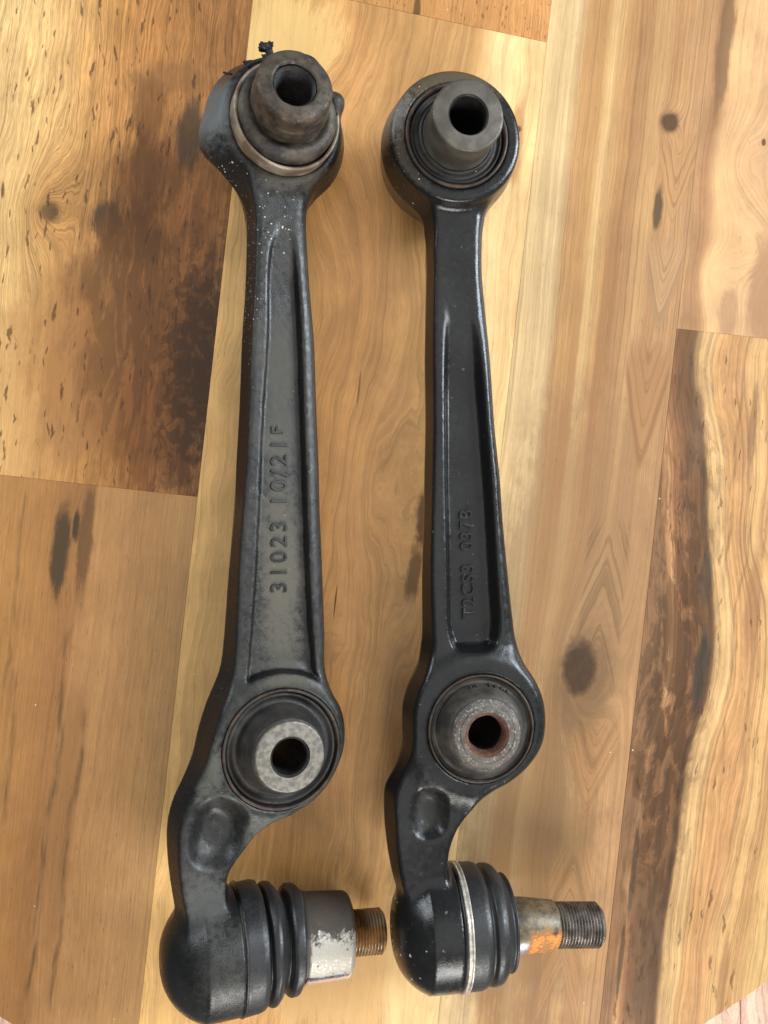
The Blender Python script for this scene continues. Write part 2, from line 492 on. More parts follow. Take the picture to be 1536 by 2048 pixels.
pm = wood("wood_pedestal", -60, 60, [(0, S(150, 104, 62)), (1, S(160, 112, 68))], seed=14)
linked("pedestal", lathe_mesh(rounded([(0, -18.2), (150, -18.2), (150, -40), (45, -60), (38, -300), (52, -640), (0, -640)], 8)), pm, table)
linked("pedestal_base", lathe_mesh(rounded([(0, -640.2), (120, -640.2), (230, -690), (230, -719.5), (0, -719.5)], 6)), pm, table)

# ------------------------------------------------------------------ floor below the table
FZ = -0.72
gf = G("floor_screed")
floor_base = slab([(-1500, -1500), (1500, -1500), (1500, 1500), (-1500, 1500)], FZ - 0.03, FZ - 0.012, 0)
floor = linked("floor", floor_base, gf.finish(S(120, 92, 78), 0.8))
floor["kind"] = "structure"
fw = [wood("floor_oak_%d" % k, -1500, 1500, [(0, S(236, 190, 164)), (0.5, S(238, 196, 170)), (1, S(234, 188, 162))], seed=20 + k * 3.3, rings=0.28,
           ring_freq=0.12, grain=0.14, wander=34, wlen=(0.008, 0.004), mottle=0.08, gain=0.82) for k in range(3)]
rnd = random.Random(5)
for i in range(12):
    x0 = -720 + i * 120
    yc = rnd.uniform(-250, 250)
    for (ya, yb) in ((-1300, yc), (yc, 1300)):
        linked("floor_board", slab([(x0 + .4, ya + .4), (x0 + 119.6, ya + .4), (x0 + 119.6, yb - .4), (x0 + .4, yb - .4)], FZ - 0.0119, FZ, 0.0008), fw[rnd.randrange(3)], floor)


# ------------------------------------------------------------------ solid modelling: sampled distance field -> mesh
def smooth_poly(pts, sub=6):
    P = np.array(pts, float)
    n = len(P)
    out = []
    for i in range(n):
        p0, p1, p2, p3 = P[i - 1], P[i], P[(i + 1) % n], P[(i + 2) % n]
        for k in range(sub):
            t = k / sub
            out.append(0.5 * ((2 * p1) + (-p0 + p2) * t + (2 * p0 - 5 * p1 + 4 * p2 - p3) * t * t + (-p0 + 3 * p1 - 3 * p2 + p3) * t ** 3))
    return np.array(out)


def poly_sdf(X_, Y_, pts):
    d = np.full(X_.shape, 1e9)
    s = np.ones(X_.shape)
    n = len(pts)
    for i in range(n):
        ax, ay = pts[i]
        bx, by = pts[(i + 1) % n]
        ex, ey = bx - ax, by - ay
        wx, wy = X_ - ax, Y_ - ay
        t = np.clip((wx * ex + wy * ey) / (ex * ex + ey * ey + 1e-12), 0, 1)
        dx, dy = wx - ex * t, wy - ey * t
        d = np.minimum(d, dx * dx + dy * dy)
        c1, c2, c3 = Y_ >= ay, Y_ < by, ex * wy > ey * wx
        flip = (c1 & c2 & c3) | (~c1 & ~c2 & ~c3)
        s = np.where(flip, -s, s)
    return s * np.sqrt(d)


def smin(a, b, k):
    h = np.clip(0.5 + 0.5 * (b - a) / k, 0, 1)
    return b * (1 - h) + a * h - k * h * (1 - h)


def smax(a, b, k):
    return -smin(-a, -b, k)


def sstep(x, a, b):
    t = np.clip((x - a) / (b - a), 0, 1)
    return t * t * (3 - 2 * t)


def surface_nets(D, lo, vox):
    nx, ny, nz = D.shape
    S_ = D < 0
    cnt = np.zeros((nx - 1, ny - 1, nz - 1), np.int8)
    for dx in (0, 1):
        for dy in (0, 1):
            for dz in (0, 1):
                cnt += S_[dx:nx - 1 + dx, dy:ny - 1 + dy, dz:nz - 1 + dz]
    act = (cnt > 0) & (cnt < 8)
    idx = np.full(act.shape, -1, np.int64)
    ii = np.argwhere(act)
    idx[act] = np.arange(len(ii))
    acc = np.zeros((len(ii), 3))
    num = np.zeros(len(ii))
    C8 = [(a, b, c) for a in (0, 1) for b in (0, 1) for c in (0, 1)]
    val = {c: D[ii[:, 0] + c[0], ii[:, 1] + c[1], ii[:, 2] + c[2]].astype(float) for c in C8}
    for a in C8:
        for ax in range(3):
            if a[ax] == 0:
                b = list(a); b[ax] = 1; b = tuple(b)
                va, vb = val[a], val[b]
                cr = (va < 0) != (vb < 0)
                t = np.where(cr, va / np.where(cr, va - vb, 1), 0)
                for k in range(3):
                    acc[:, k] += np.where(cr, a[k] + (t if k == ax else 0), 0)
                num += cr
    V = (ii + acc / num[:, None]) * vox + np.array(lo)
    F = []
    for ax in range(3):
        u, v = [(1, 2), (2, 0), (0, 1)][ax]
        sl0 = [slice(None)] * 3; sl1 = [slice(None)] * 3
        sl0[ax] = slice(0, -1); sl1[ax] = slice(1, None)
        a, b = S_[tuple(sl0)], S_[tuple(sl1)]
        for sgn in (0, 1):
            e = np.argwhere((a & ~b) if sgn == 0 else (~a & b))
            e = e[(e[:, u] > 0) & (e[:, v] > 0) & (e[:, u] < D.shape[u] - 1) & (e[:, v] < D.shape[v] - 1)]
            def cell(du, dv):
                q = e.copy()
                q[:, u] -= du; q[:, v] -= dv
                return idx[q[:, 0], q[:, 1], q[:, 2]]
            quad = np.stack([cell(1, 1), cell(0, 1), cell(0, 0), cell(1, 0)], 1)
            if sgn == 1:
                quad = quad[:, ::-1]
            F.append(quad)
    F = np.concatenate(F)
    return V, F


def mesh_np(name, V, F, smooth=True):
    me = bpy.data.meshes.new(name)
    me.vertices.add(len(V))
    me.vertices.foreach_set("co", (V * 0.001).astype(np.float32).ravel())
    me.loops.add(F.size)
    me.loops.foreach_set("vertex_index", F.astype(np.int32).ravel())
    me.polygons.add(len(F))
    me.polygons.foreach_set("loop_start", np.arange(0, F.size, 4, dtype=np.int32))
    me.polygons.foreach_set("use_smooth", np.ones(len(F), bool))
    me.update()
    me.validate()
    return me


VOX = 0.85


def arm_body(spec):
    x0, x1, y0, y1, z0, z1 = spec['box']
    xs = np.arange(x0, x1, VOX); ys = np.arange(y0, y1, VOX); zs = np.arange(z0, z1, VOX)
    X2, Y2 = np.meshgrid(xs, ys, indexing='ij')
    dT = poly_sdf(X2, Y2, smooth_poly(spec['T']))
    dO = poly_sdf(X2, Y2, smooth_poly(spec['O']))
    # a rough forged surface: very low relief
    rough = 0.10 * np.sin(X2 * 0.9 + 2 * np.sin(Y2 * 0.23)) * np.sin(Y2 * 0.7 + 1.7 * np.sin(X2 * 0.31)) + 0.06 * np.sin(X2 * 2.1 + Y2 * 1.3)
    el = spec['eye_low']
    rl = np.hypot(X2 - el[0], Y2 - el[1])
    h = 11.0 + (el[3] - 11.0) * sstep(rl, el[2] + 9, el[2] - 1)
    h = h + spec.get('neck_h', 1.0) * sstep(Y2, -20, -50) * sstep(rl, el[2], el[2] + 8)
    zt = h.copy()
    dP = poly_sdf(X2, Y2, smooth_poly(spec['pocket'], 4))
    ramp = sstep(Y2, spec['pocket_fade'][0], spec['pocket_fade'][1])
    zt -= spec['pocket_d'] * sstep(-dP, -0.3, spec['pocket_w']) * ramp * sstep(rl, spec['ring_r'], spec['ring_r'] + 2.0)
    cx, cy, rx, ry, an, ex_ = spec['dish']
    ca, sa = math.cos(R(an)), math.sin(R(an))
    du, dv = (X2 - cx) * ca + (Y2 - cy) * sa, -(X2 - cx) * sa + (Y2 - cy) * ca
    q = (np.abs(du / rx) ** 2.4 + np.abs(dv / ry) ** 2.4) ** (1 / 2.4)
    zt -= spec['dish_d'] * sstep(1.06 - q ** ex_, 0.0, 1.0)
    zt += rough * 0.5
    Z = zs[None, None, :]
    lam = np.clip(np.abs(Z) / h[:, :, None], 0, 1)
    side = dO[:, :, None] * (1 - lam) + dT[:, :, None] * lam
    D = smax(side.astype(np.float32), (np.abs(Z) - zt[:, :, None]).astype(np.float32), (1.8 + 4.0 * sstep(X2 - spec['mid'], 2, 9))[:, :, None].astype(np.float32))
    # upper eye
    ex, ey, er0, er1, eh = spec['eye_up']
    re_ = np.hypot(X2 - ex, Y2 - ey)[:, :, None]
    eye = smax((re_ - (er0 + (er1 - er0) * np.clip(np.abs(Z) / eh, 0, 1))).astype(np.float32), (np.abs(Z) - eh - 0.3 * rough[:, :, None]).astype(np.float32), 2.6)
    for (bx_, by_, bz_, br_) in spec.get('bumps', ()):
        b = np.sqrt((X2[:, :, None] - bx_) ** 2 + (Y2[:, :, None] - by_) ** 2 + ((Z - bz_) * 0.8) ** 2) - br_
        eye = smin(eye, b.astype(np.float32), 5.0)
    D = smin(D, eye, spec['eye_k'])
    # ball joint housing: rounded drum along x
    hx0, hx1, hy, hz, hr, rr = spec['housing']
    tl = R(spec['house_tilt'])
    dx, dz = X2[:, :, None] - hx1, Z - hz
    ax = dx * math.cos(tl) - dz * math.sin(tl)
    az = dx * math.sin(tl) + dz * math.cos(tl)
    rad = np.sqrt((Y2[:, :, None] - hy) ** 2 + az ** 2)
    L = hx1 - hx0
    qx = np.abs(ax + L * 0.5) - L * 0.5 + rr
    # the seam end stays square, the closed end is rounded
    qx_sq = np.where(ax > -L * 0.5, ax + 0.0, qx - rr)
    taper = np.where(ax < -L * 0.45, (ax + L * 0.45) * 0.24, 0)
    qr = rad - (hr + taper)
    rq = np.where(ax > -L * 0.5, 0.8, rr)
    a_, b_ = qx_sq + rq, qr + rq
    house = np.minimum(np.maximum(a_, b_), 0) + np.sqrt(np.maximum(a_, 0) ** 2 + np.maximum(b_, 0) ** 2) - rq
    D = smin(D, house.astype(np.float32), spec['house_k'])
    # bores
    D = smax(D, (spec['bore_low'] - rl)[:, :, None].astype(np.float32) + 0 * Z.astype(np.float32), 0.8)
    D = smax(D, (spec['bore_up'] - re_).astype(np.float32) + 0 * Z.astype(np.float32), 0.8)
    # nothing reaches past the seam of the housing
    return surface_nets(D, (x0, y0, z0), VOX)


# ------------------------------------------------------------------ materials of the arms
def paint(name, dust_col, dust, base=(0.022, 0.0245, 0.027), specks=(), rough=(0.26, 0.5), rust=0.0, fine=0.25, films_and_sheen=()):
    g = G(name)
    n1 = g.noise(g.P, 0.035, 5.0, 0.6)
    n2 = g.noise(g.P, 0.35, 4.0, 0.65)
    n3 = g.noise(g.P, 1.8, 3.0, 0.65)
    c = g.mix(base, tuple(v * 1.35 for v in base), n1)
    up = g.step(g.nz, 0.35, 0.9)
    dm = (g.step(n1 * 0.6 + n2 * 0.2 + n3 * 0.2, 0.34, 0.66) * up * dust).clamp()
    c = g.mix(c, dust_col, dm)
    c = g.mix(c, tuple(min(1, v * 1.9) for v in dust_col), g.step(n3, 0.60, 0.75) * up * fine)
    if rust:
        c = g.mix(c, srgb(104, 62, 30), g.step(g.noise(g.P, 0.12, 5.0, 0.7), 0.62, 0.72) * rust)
    film = None
    for (fx, fy, rx, ry, col, amt, every) in films_and_sheen:      # films of dried dirt; the bluish one also paints in a window highlight
        fe = g.gauss(fx, fy, rx, ry)
        fm = g.step(fe + (n1 - 0.5) * 1.0 + (n2 - 0.5) * 0.9 + (n3 - 0.5) * 0.7, 0.25, 0.95, 0.0, amt)
        fm = fm if every else fm * up
        c = g.mix(c, col, fm)
        film = fm if film is None else film.max(fm)
    jig = g.noise(g.P, 1.3, 2.0)
    sp = None
    for (sx, sy, rx, ry, dens, sc, amt) in specks:
        d, r1, r2 = g.voronoi2(g.vec(g.x + jig * 1.6, g.y + n2 * 2.2, g.z + jig), sc)
        e = g.gauss(sx, sy, rx, ry)
        m = g.step(d - r2 * r2 * 0.26 + (n3 - 0.5) * 0.25, 0.02, 0.10, 1.0, 0.0) * g.step(e * dens * (n1 + 0.5) - r1, -0.02, 0.04) * amt
        sp = m if sp is None else sp.max(m)
    rg = g.step(n2, 0.3, 0.7, rough[0], rough[1])
    rg = rg + dm * 0.45
    if film is not None:
        rg = rg + film * 0.5
    if sp is not None:
        c = g.mix(c, srgb(206, 202, 184), sp)
        rg = rg + sp * 0.3
    return g.finish(c, rg.clamp(), bump=n3 + n2 * 1.2, bstr=0.2 + fine, bdist=0.0003, spec=0.36)


def metal(name, col, col2, rough=(0.3, 0.5), rust=0.0, rust_col=(146, 84, 34), scale=0.25, metallic=0.9, thr=(0.5, 0.62), pale=0.0):
    g = G(name)
    n = g.noise(g.P, scale, 5.0, 0.65)
    n2 = g.noise(g.P, scale * 4, 3.0, 0.6)
    c = g.mix(col, col2, g.step(n, 0.38, 0.62))
    r = None
    if pale:
        c = g.mix(c, srgb(206, 204, 194), g.step(n2, 0.52, 0.68) * pale)
    if rust:
        r = g.step(g.noise(g.P, scale * 0.8 + 0.05, 5.0, 0.7, 0.4), thr[0], thr[1]) * rust
        c = g.mix(c, srgb(*rust_col), r)
    mt = metallic if r is None else metallic - r * metallic
    rg = g.step(n2, 0.3, 0.7, rough[0], rough[1])
    if r is not None:
        rg = (rg + r * 0.4).clamp()
    return g.finish(c, rg, mt, bump=n2 + n, bstr=0.25, bdist=0.0003)


def rubber(name, col, dust_col, dust, rough=(0.5, 0.75), specks=0.0, scale=0.12):
    g = G(name)
    n = g.noise(g.P, scale, 5.0, 0.6)
    n2 = g.noise(g.P, 0.8, 4.0, 0.6)
    c = g.mix(col, dust_col, g.step(n, 0.35, 0.7) * dust)
    if specks:
        d, r1, r2 = g.voronoi2(g.P, 0.45)
        c = g.mix(c, srgb(200, 192, 170), g.step(d, 0.1, 0.2, 1.0, 0.0) * g.step(r1, 1 - specks, 1.02 - specks))
    return g.finish(c, g.step(n2, 0.3, 0.7, rough[0], rough[1]), bump=n2, bstr=0.2, bdist=0.0003)


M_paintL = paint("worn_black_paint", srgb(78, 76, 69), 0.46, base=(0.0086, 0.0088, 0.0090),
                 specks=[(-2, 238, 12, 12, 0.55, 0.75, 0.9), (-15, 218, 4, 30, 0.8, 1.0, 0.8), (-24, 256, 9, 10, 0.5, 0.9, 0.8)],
                 films_and_sheen=[(-33, 288, 16, 18, srgb(140, 148, 152), 0.4, True), (1, 75, 12, 66, srgb(98, 93, 80), 0.72, False), (1, 165, 7, 50, srgb(84, 81, 72), 0.5, False), (-34, -6, 12, 18, srgb(96, 95, 86), 0.55, False), (-34, -64, 14, 14, srgb(90, 91, 86), 0.5, False), (-8, -36, 12, 8, srgb(90, 90, 82), 0.5, False), (6, 262, 22, 12, srgb(92, 84, 68), 0.5, False)],  # bluish eye-flank film: pale dust plus a painted window highlight
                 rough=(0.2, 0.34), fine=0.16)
M_paintR = paint("satin_black_paint", srgb(54, 56, 54), 0.25, base=(0.0078, 0.0079, 0.0080),
                 specks=[(-37, -100, 8, 15, 0.75, 0.42, 0.8), (-24, -119, 10, 6, 0.7, 0.6, 0.8), (-32, 268, 8, 24, 0.28, 0.9, 0.8)],
                 films_and_sheen=[(-22.6, -37.6, 9, 12, srgb(40, 38, 33), 0.9, True), (-14, 290, 26, 16, srgb(98, 82, 56), 0.7, False), (-30, 262, 14, 26, srgb(84, 70, 50), 0.4, False), (-40, 275, 8, 16, srgb(150, 150, 146), 0.4, True)],
                 rough=(0.15, 0.25), fine=0.02)
M_rubD = rubber("dark_rubber", (0.016, 0.015, 0.014), srgb(70, 64, 56), 0.55)
M_rubBlack = rubber("black_rubber", (0.009, 0.0085, 0.008), srgb(52, 44, 34), 0.5, specks=0.05)
M_rubBoot = rubber("boot_rubber", (0.013, 0.0135, 0.0145), srgb(52, 52, 50), 0.4, rough=(0.36, 0.55))
M_rubDust = rubber("dusty_rubber", (0.018, 0.016, 0.014), srgb(96, 86, 70), 0.7, specks=0.04)
M_ringSteel = metal("ring_steel", srgb(158, 146, 130), srgb(112, 96, 80), (0.45, 0.65), rust=0.4, rust_col=(98, 72, 50), scale=0.1, metallic=0.3, thr=(0.5, 0.7))
M_ringDark = metal("ring_dark", srgb(66, 58, 50), srgb(44, 40, 36), (0.45, 0.6), rust=0.45, rust_col=(92, 60, 34), scale=0.12, metallic=0.4)
M_sleeve = metal("scuffed_sleeve_steel", srgb(138, 132, 121), srgb(104, 100, 92), (0.38, 0.55), scale=0.4, metallic=0.5, pale=0.12)
M_sleeveSide = metal("sleeve_side_steel", srgb(70, 68, 64), srgb(50, 48, 46), (0.4, 0.6), scale=0.3, metallic=0.5)
M_sleeveDirty = metal("grimy_sleeve_steel", srgb(84, 74, 62), srgb(48, 44, 40), (0.45, 0.7), rust=0.25, rust_col=(98, 70, 46), scale=0.16, metallic=0.35)
M_sleeveGrey = metal("grey_sleeve_steel", srgb(104, 99, 90), srgb(80, 75, 68), (0.42, 0.6), scale=0.08, metallic=0.5)
M_rustFace = metal("rusted_sleeve_face", srgb(92, 86, 78), srgb(70, 64, 58), (0.5, 0.75), rust=0.6, rust_col=(106, 66, 44), scale=0.2, metallic=0.15, thr=(0.54, 0.66), pale=0.36)
M_rust = metal("bore_rust", srgb(98, 62, 44), srgb(66, 44, 34), (0.7, 0.9), rust=0.4, rust_col=(124, 74, 48), scale=0.5, metallic=0.0)
M_dome = rubber("dusty_dome_rubber", (0.020, 0.018, 0.016), srgb(92, 84, 74), 0.7, specks=0.03, scale=0.07)
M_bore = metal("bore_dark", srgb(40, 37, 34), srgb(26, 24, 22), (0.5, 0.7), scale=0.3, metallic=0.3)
def stud_steel(name, kind):
    g = G(name)
    n = g.noise(g.P, 0.16, 5.0, 0.65)
    n2 = g.noise(g.P, 0.9, 3.0, 0.6)
    if kind == 'collar':          # grime on one side, dried pale film in the middle, bare bright steel below
        grime = g.step(g.y + (n - 0.5) * 22.0 + (n2 - 0.5) * 6.0, 5.5, 9.0)
        film = g.step(g.y + (n - 0.5) * 9.0, -11.5, -9.0) * g.step(n2, 0.2, 0.55, 0.55, 1.0)
        c = g.mix(srgb(200, 196, 204), srgb(168, 162, 148), film)
        c = g.mix(c, g.mix(srgb(30, 24, 18), srgb(70, 57, 43), n), grime * 0.95)
        pit = g.voronoi2(g.P, 0.3)
        c = g.mix(c, srgb(92, 60, 36), g.step(pit[0], 0.08, 0.17, 1.0, 0.0) * g.step(pit[1], 0.6, 0.65))
        c = g.mix(c, srgb(50, 42, 34), g.step(g.x + (n - 0.5) * 4.0, 1.2, 3.2, 0.9, 0.0))
        rough = 0.18 + film * 0.4 + grime * 0.2
        metal_ = (0.95 - film * 0.65 - grime * 0.75).clamp()
    else:                         # slim stud: olive grime above, orange rust patch, bare steel near the boot
        c = g.mix(srgb(120, 106, 80), srgb(70, 62, 50), g.step(n, 0.35, 0.65))
        c = g.mix(c, srgb(128, 116, 100), g.step(n2, 0.6, 0.75))
        bare = g.step(g.y + (n - 0.5) * 8.0, -2.0, -5.0) * g.step(g.x, 10.0, 5.0)
        c = g.mix(c, srgb(176, 172, 184), bare)
        ru = g.step(g.y + (n - 0.5) * 14.0, 3.5, 0.0) * g.step(g.x + (n2 - 0.5) * 6.0, 7.0, 10.0)
        c = g.mix(c, srgb(164, 108, 52), ru * 0.85)
        c = g.mix(c, srgb(214, 132, 52), g.step(n + n2 * 0.4, 0.66, 0.78) * ru)
        c = g.mix(c, srgb(206, 198, 182), g.step(n2, 0.62, 0.72) * ru * 0.6)
        rough = 0.42 + ru * 0.35
        metal_ = (0.25 + bare * 0.6 - ru * 0.25).clamp()
    return g.finish(c, rough, metal_, bump=n2 + n, bstr=0.25, bdist=0.0003)


M_collar = stud_steel("stained_collar_steel", 'collar')
M_taper = stud_steel("rust_patched_stud_steel", 'taper')
M_thread = metal("rusty_thread_steel", srgb(150, 132, 108), srgb(112, 84, 52), (0.3, 0.5), rust=0.6, rust_col=(158, 106, 46), scale=0.12, metallic=0.7, thr=(0.42, 0.6))
M_threadG = metal("grey_thread_steel", srgb(140, 132, 122), srgb(92, 84, 78), (0.3, 0.5), scale=0.2, metallic=0.7)
M_clip = metal("clip_wire_steel", srgb(214, 208, 196), srgb(170, 162, 148), (0.35, 0.5), scale=0.4, metallic=0.5)


# ------------------------------------------------------------------ arm parts
def place(o, loc=(0, 0, 0), rot=(0, 0, 0)):
    o.location = Vector(loc) * 0.001
    o.rotation_euler = tuple(R(a) for a in rot)
    return o


def thread_profile(x0, x1, r, pitch=1.5, depth=0.75):
    p = [(r - depth - 0.3, x0)]
    x = x0 + 0.3
    while x < x1 - pitch:
        p += [(r - depth, x), (r, x + pitch * 0.42), (r, x + pitch * 0.58)]
        x += pitch
    p += [(r - depth, x), (r - 1.6, x1), (0.0, x1 + 0.2)]
    return p


def lettering(name, text, size, loc, rotz, mat, parent, space=1.0):
    cu = bpy.data.curves.new(name, 'FONT')
    cu.body = text
    cu.size = size * 0.001
    cu.extrude = 0.0006
    cu.bevel_depth = 0.00012
    cu.bevel_resolution = 1
    cu.space_character = space
    cu.resolution_u = 4
    tmp = bpy.data.objects.new(name + "_curve", cu)
    COL.objects.link(tmp)
    bpy.context.view_layer.update()
    me = bpy.data.meshes.new_from_object(tmp.evaluated_get(bpy.context.evaluated_depsgraph_get()))
    bpy.data.objects.remove(tmp)
    me.materials.clear()
    o = linked(name, me, mat, parent)
    o.location = Vector(loc) * 0.001
    o.rotation_euler = (0, 0, R(rotz))
    return o


# ================================================================== left arm
armL = empty("control_arm", (-0.05092, -0.10701, 0.0303), (0, R(22), 0))
tag(armL, "dusty worn black control arm with torn upper bushing and thick steel stud collar", "control arm")

LT = [(-12.4, 262), (-10.8, 238.2), (-11.5, 210.7), (-13.1, 183.2), (-14.2, 155.8), (-15.4, 128.5), (-17.0, 107.5), (-18.8, 80.3), (-19.7, 53.1), (-20.8, 36.7), (-22.3, 29.4),
      (-25.0, 23.0), (-27.6, 16.9), (-30.7, 7.3), (-34.1, -4.3), (-37.6, -14.3), (-41.1, -23.1), (-44.1, -29.4), (-45.4, -37.6), (-45.0, -50.2), (-43.5, -61.3), (-40.6, -73.4),
      (-36.0, -82.0), (-29.0, -82.0), (-26.0, -70.0), (-25.2, -56.5), (-22.8, -50.4), (-18.3, -44.9), (-12.0, -38.3), (-4.5, -33.2), (0.2, -31.4), (7.3, -29.8), (14.7, -26.4), (22.3, -19.6),
      (27.2, -11.6), (29.9, -4.5), (30.9, 3.9), (29.4, 14.0), (24.3, 23.7), (21.6, 34.8), (21.5, 50.9), (20.5, 79.2), (19.3, 107.5), (18.8, 129.2), (17.6, 157.3), (16.6, 185.4), (14.2, 213.3),
      (12.6, 241.2), (13.0, 262)]
LO = [(-14.5, 262), (-13.1, 241.8), (-13.6, 213.6), (-15.4, 185.3), (-16.4, 157.1), (-18.0, 129.0), (-18.8, 107.5), (-21.5, 79.5), (-23.6, 51.7), (-25.4, 37.2), (-28.6, 28.5), (-32.0, 20.5),
      (-35.5, 9.2), (-38.0, -1.6), (-42.4, -12.0), (-46.9, -21.7), (-49.1, -32.2), (-48.9, -45.2), (-47.0, -61.3), (-44.0, -75.0), (-38.0, -86.0), (-27.0, -86.0), (-23.0, -70.0), (-22.6, -55.0), (-20.0, -47.5),
      (-15.5, -42.0), (-10.0, -35.6), (-3.0, -33.6), (1.0, -32.8), (8.0, -31.0), (15.6, -27.6), (23.4, -20.6), (28.4, -12.2), (31.2, -4.8), (32.2, 4.0), (30.8, 14.6), (26.0, 24.7), (23.6, 35.0), (23.3, 50.9),
      (22.3, 79.2), (21.0, 107.5), (20.4, 129.2), (19.2, 157.3), (18.2, 185.4), (15.8, 213.3), (14.2, 241.2), (14.6, 262)]
specL = dict(mid=0.0, ring_r=33.6, box=(-57, 42, -130, 322, -34, 34), T=LT, O=LO,
             eye_low=(0.0, 0.0, 30.8, 14.2),
             pocket=[(-0.4, 240), (-3.0, 233), (-5.1, 225.1), (-5.8, 211.3), (-6.2, 183.7), (-8.1, 156.1), (-9.4, 128.6), (-9.9, 112.9), (-11.6, 80.1), (-13.6, 52.8), (-15.2, 34.5), (-17.0, 24.0), (-0.4, 22.0),
                     (19.0, 24.0), (17.0, 33.6), (16.3, 43.4), (15.4, 51.3), (13.8, 79.4), (12.6, 113.0), (12.1, 129.1), (11.1, 157.0), (10.2, 185.0), (9.0, 207.3), (6.9, 229.3), (4.3, 238)],
             pocket_fade=(242, 205), pocket_d=4.8, pocket_w=1.6,
             dish=(-28.6, -34.5, 12.6, 16.8, -22, 2.0), dish_d=6.4, neck_h=2.4,
             eye_up=(0.6, 283.0, 33.6, 27.8, 13.0), eye_k=7.0, bumps=[(27.5, 300.0, 4.0, 5.2), (-24, 277, -2.0, 10.5)],
             housing=(-52.0, -19.0, -92.8, 0.0, 27.7, 20.0), house_tilt=0, house_k=5.0,
             bore_low=27.4, bore_up=24.4)
V, F = arm_body(specL)
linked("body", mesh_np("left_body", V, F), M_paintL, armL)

# lower bushing: outer ring, rubber, steel sleeve
linked("bushing_ring", lathe_mesh(rounded([(27.3, -15.4), (27.3, 14.5), (26.0, 14.7), (25.6, 12.4), (25.6, -15.4)], 0.4), 96, closed=True), M_ringDark, armL)
rl = linked("bushing_rubber", lathe_mesh(rounded([(25.5, -13), (25.5, 12.6), (24.2, 13.2), (22.6, 11.0), (20.8, 11.0), (19.4, 13.5), (17.8, 19.0), (16.5, 24.4), (15.0, 24.8), (15.0, -13)], 1.4), 96, closed=True, noise=0.05), M_rubD, armL)
sl = linked("bushing_sleeve", lathe_mesh(rounded([(8.2, -26), (15.7, -26), (15.7, 26.2), (15.2, 26.8), (9.0, 26.9)], 0.5), 80, noise=0.03), M_sleeve, armL)
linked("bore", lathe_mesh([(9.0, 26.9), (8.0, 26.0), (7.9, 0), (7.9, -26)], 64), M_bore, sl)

# upper bushing, pushed out and torn
place(linked("bushing_ring", lathe_mesh(rounded([(24.3, -15), (24.3, 20.6), (23.6, 21.2), (22.6, 20.4), (22.4, -15)], 0.5), 96, closed=True, noise=0.05), M_ringSteel, armL), (0.6, 283, 0))
tilt = (-7, -6, 0)
base = (0.4, 284.0, 19.5)
place(linked("bushing_rubber", lathe_mesh(rounded([(14, -20), (22.4, -20), (22.6, 0.6), (22.2, 2.6), (20.8, 4.4), (18.4, 5.0), (17.0, 4.2), (15.8, 3.0), (14, 2.8)], 0.8), 90, closed=True, noise=0.16, seed=3), M_rubDust, armL), base, (-3, -3, 0))
slu = place(linked("bushing_sleeve", lathe_mesh(rounded([(12, -44), (15.2, -44), (15.4, 6.2), (16.8, 7.4), (17.2, 9.0), (17.0, 12.6), (16.4, 13.6), (16.5, 20.2), (15.2, 21.8), (10.0, 22.4), (9.4, 21.4)], 0.7), 84, noise=0.09, seed=8), M_sleeveDirty, armL), base, tilt)
bp = [(9.1, 21.4)]
zz = 20.5
while zz > -30:
    bp += [(9.3, zz), (8.0, zz - 1.1)]
    zz -= 2.2
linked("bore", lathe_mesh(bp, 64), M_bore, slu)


def strand(name, pts, rad, mat, parent, seg=8):
    """a bent tapering strip swept along points in mm"""
    P = smooth_open(pts, 6)
    n = len(P)
    verts, faces = [], []
    for i, p in enumerate(P):
        t = P[min(i + 1, n - 1)] - P[max(i - 1, 0)]
        t = t / (np.linalg.norm(t) + 1e-9)
        a = np.cross(t, (0.2, 0.3, 1.0)); a /= np.linalg.norm(a)
        b = np.cross(t, a)
        u = i / (n - 1)
        r = rad[0] * (1 - u) + rad[1] * u
        for j in range(seg):
            an = 2 * math.pi * j / seg
            q = p + a * math.cos(an) * r + b * math.sin(an) * r * 1.6
            verts.append(tuple(q * 0.001))
    for i in range(n - 1):
        for j in range(seg):
            k = (j + 1) % seg
            faces.append((i * seg + j, i * seg + k, (i + 1) * seg + k, (i + 1) * seg + j))
    faces.append(tuple(range(seg - 1, -1, -1)))
    faces.append(tuple((n - 1) * seg + j for j in range(seg)))
    me = bpy.data.meshes.new(name)
    me.from_pydata(verts, [], faces)
    for p in me.polygons:
        p.use_smooth = True
    return linked(name, me, mat, parent)


def smooth_open(pts, sub):
    P = [np.array(p, float) for p in pts]
    P = [2 * P[0] - P[1]] + P + [2 * P[-1] - P[-2]]
    out = []
    for i in range(1, len(P) - 2):
        p0, p1, p2, p3 = P[i - 1:i + 3]
        for k in range(sub):
            t = k / sub
            out.append(0.5 * ((2 * p1) + (-p0 + p2) * t + (2 * p0 - 5 * p1 + 4 * p2 - p3) * t * t + (-p0 + 3 * p1 - 3 * p2 + p3) * t ** 3))
    out.append(P[-2])
    return out


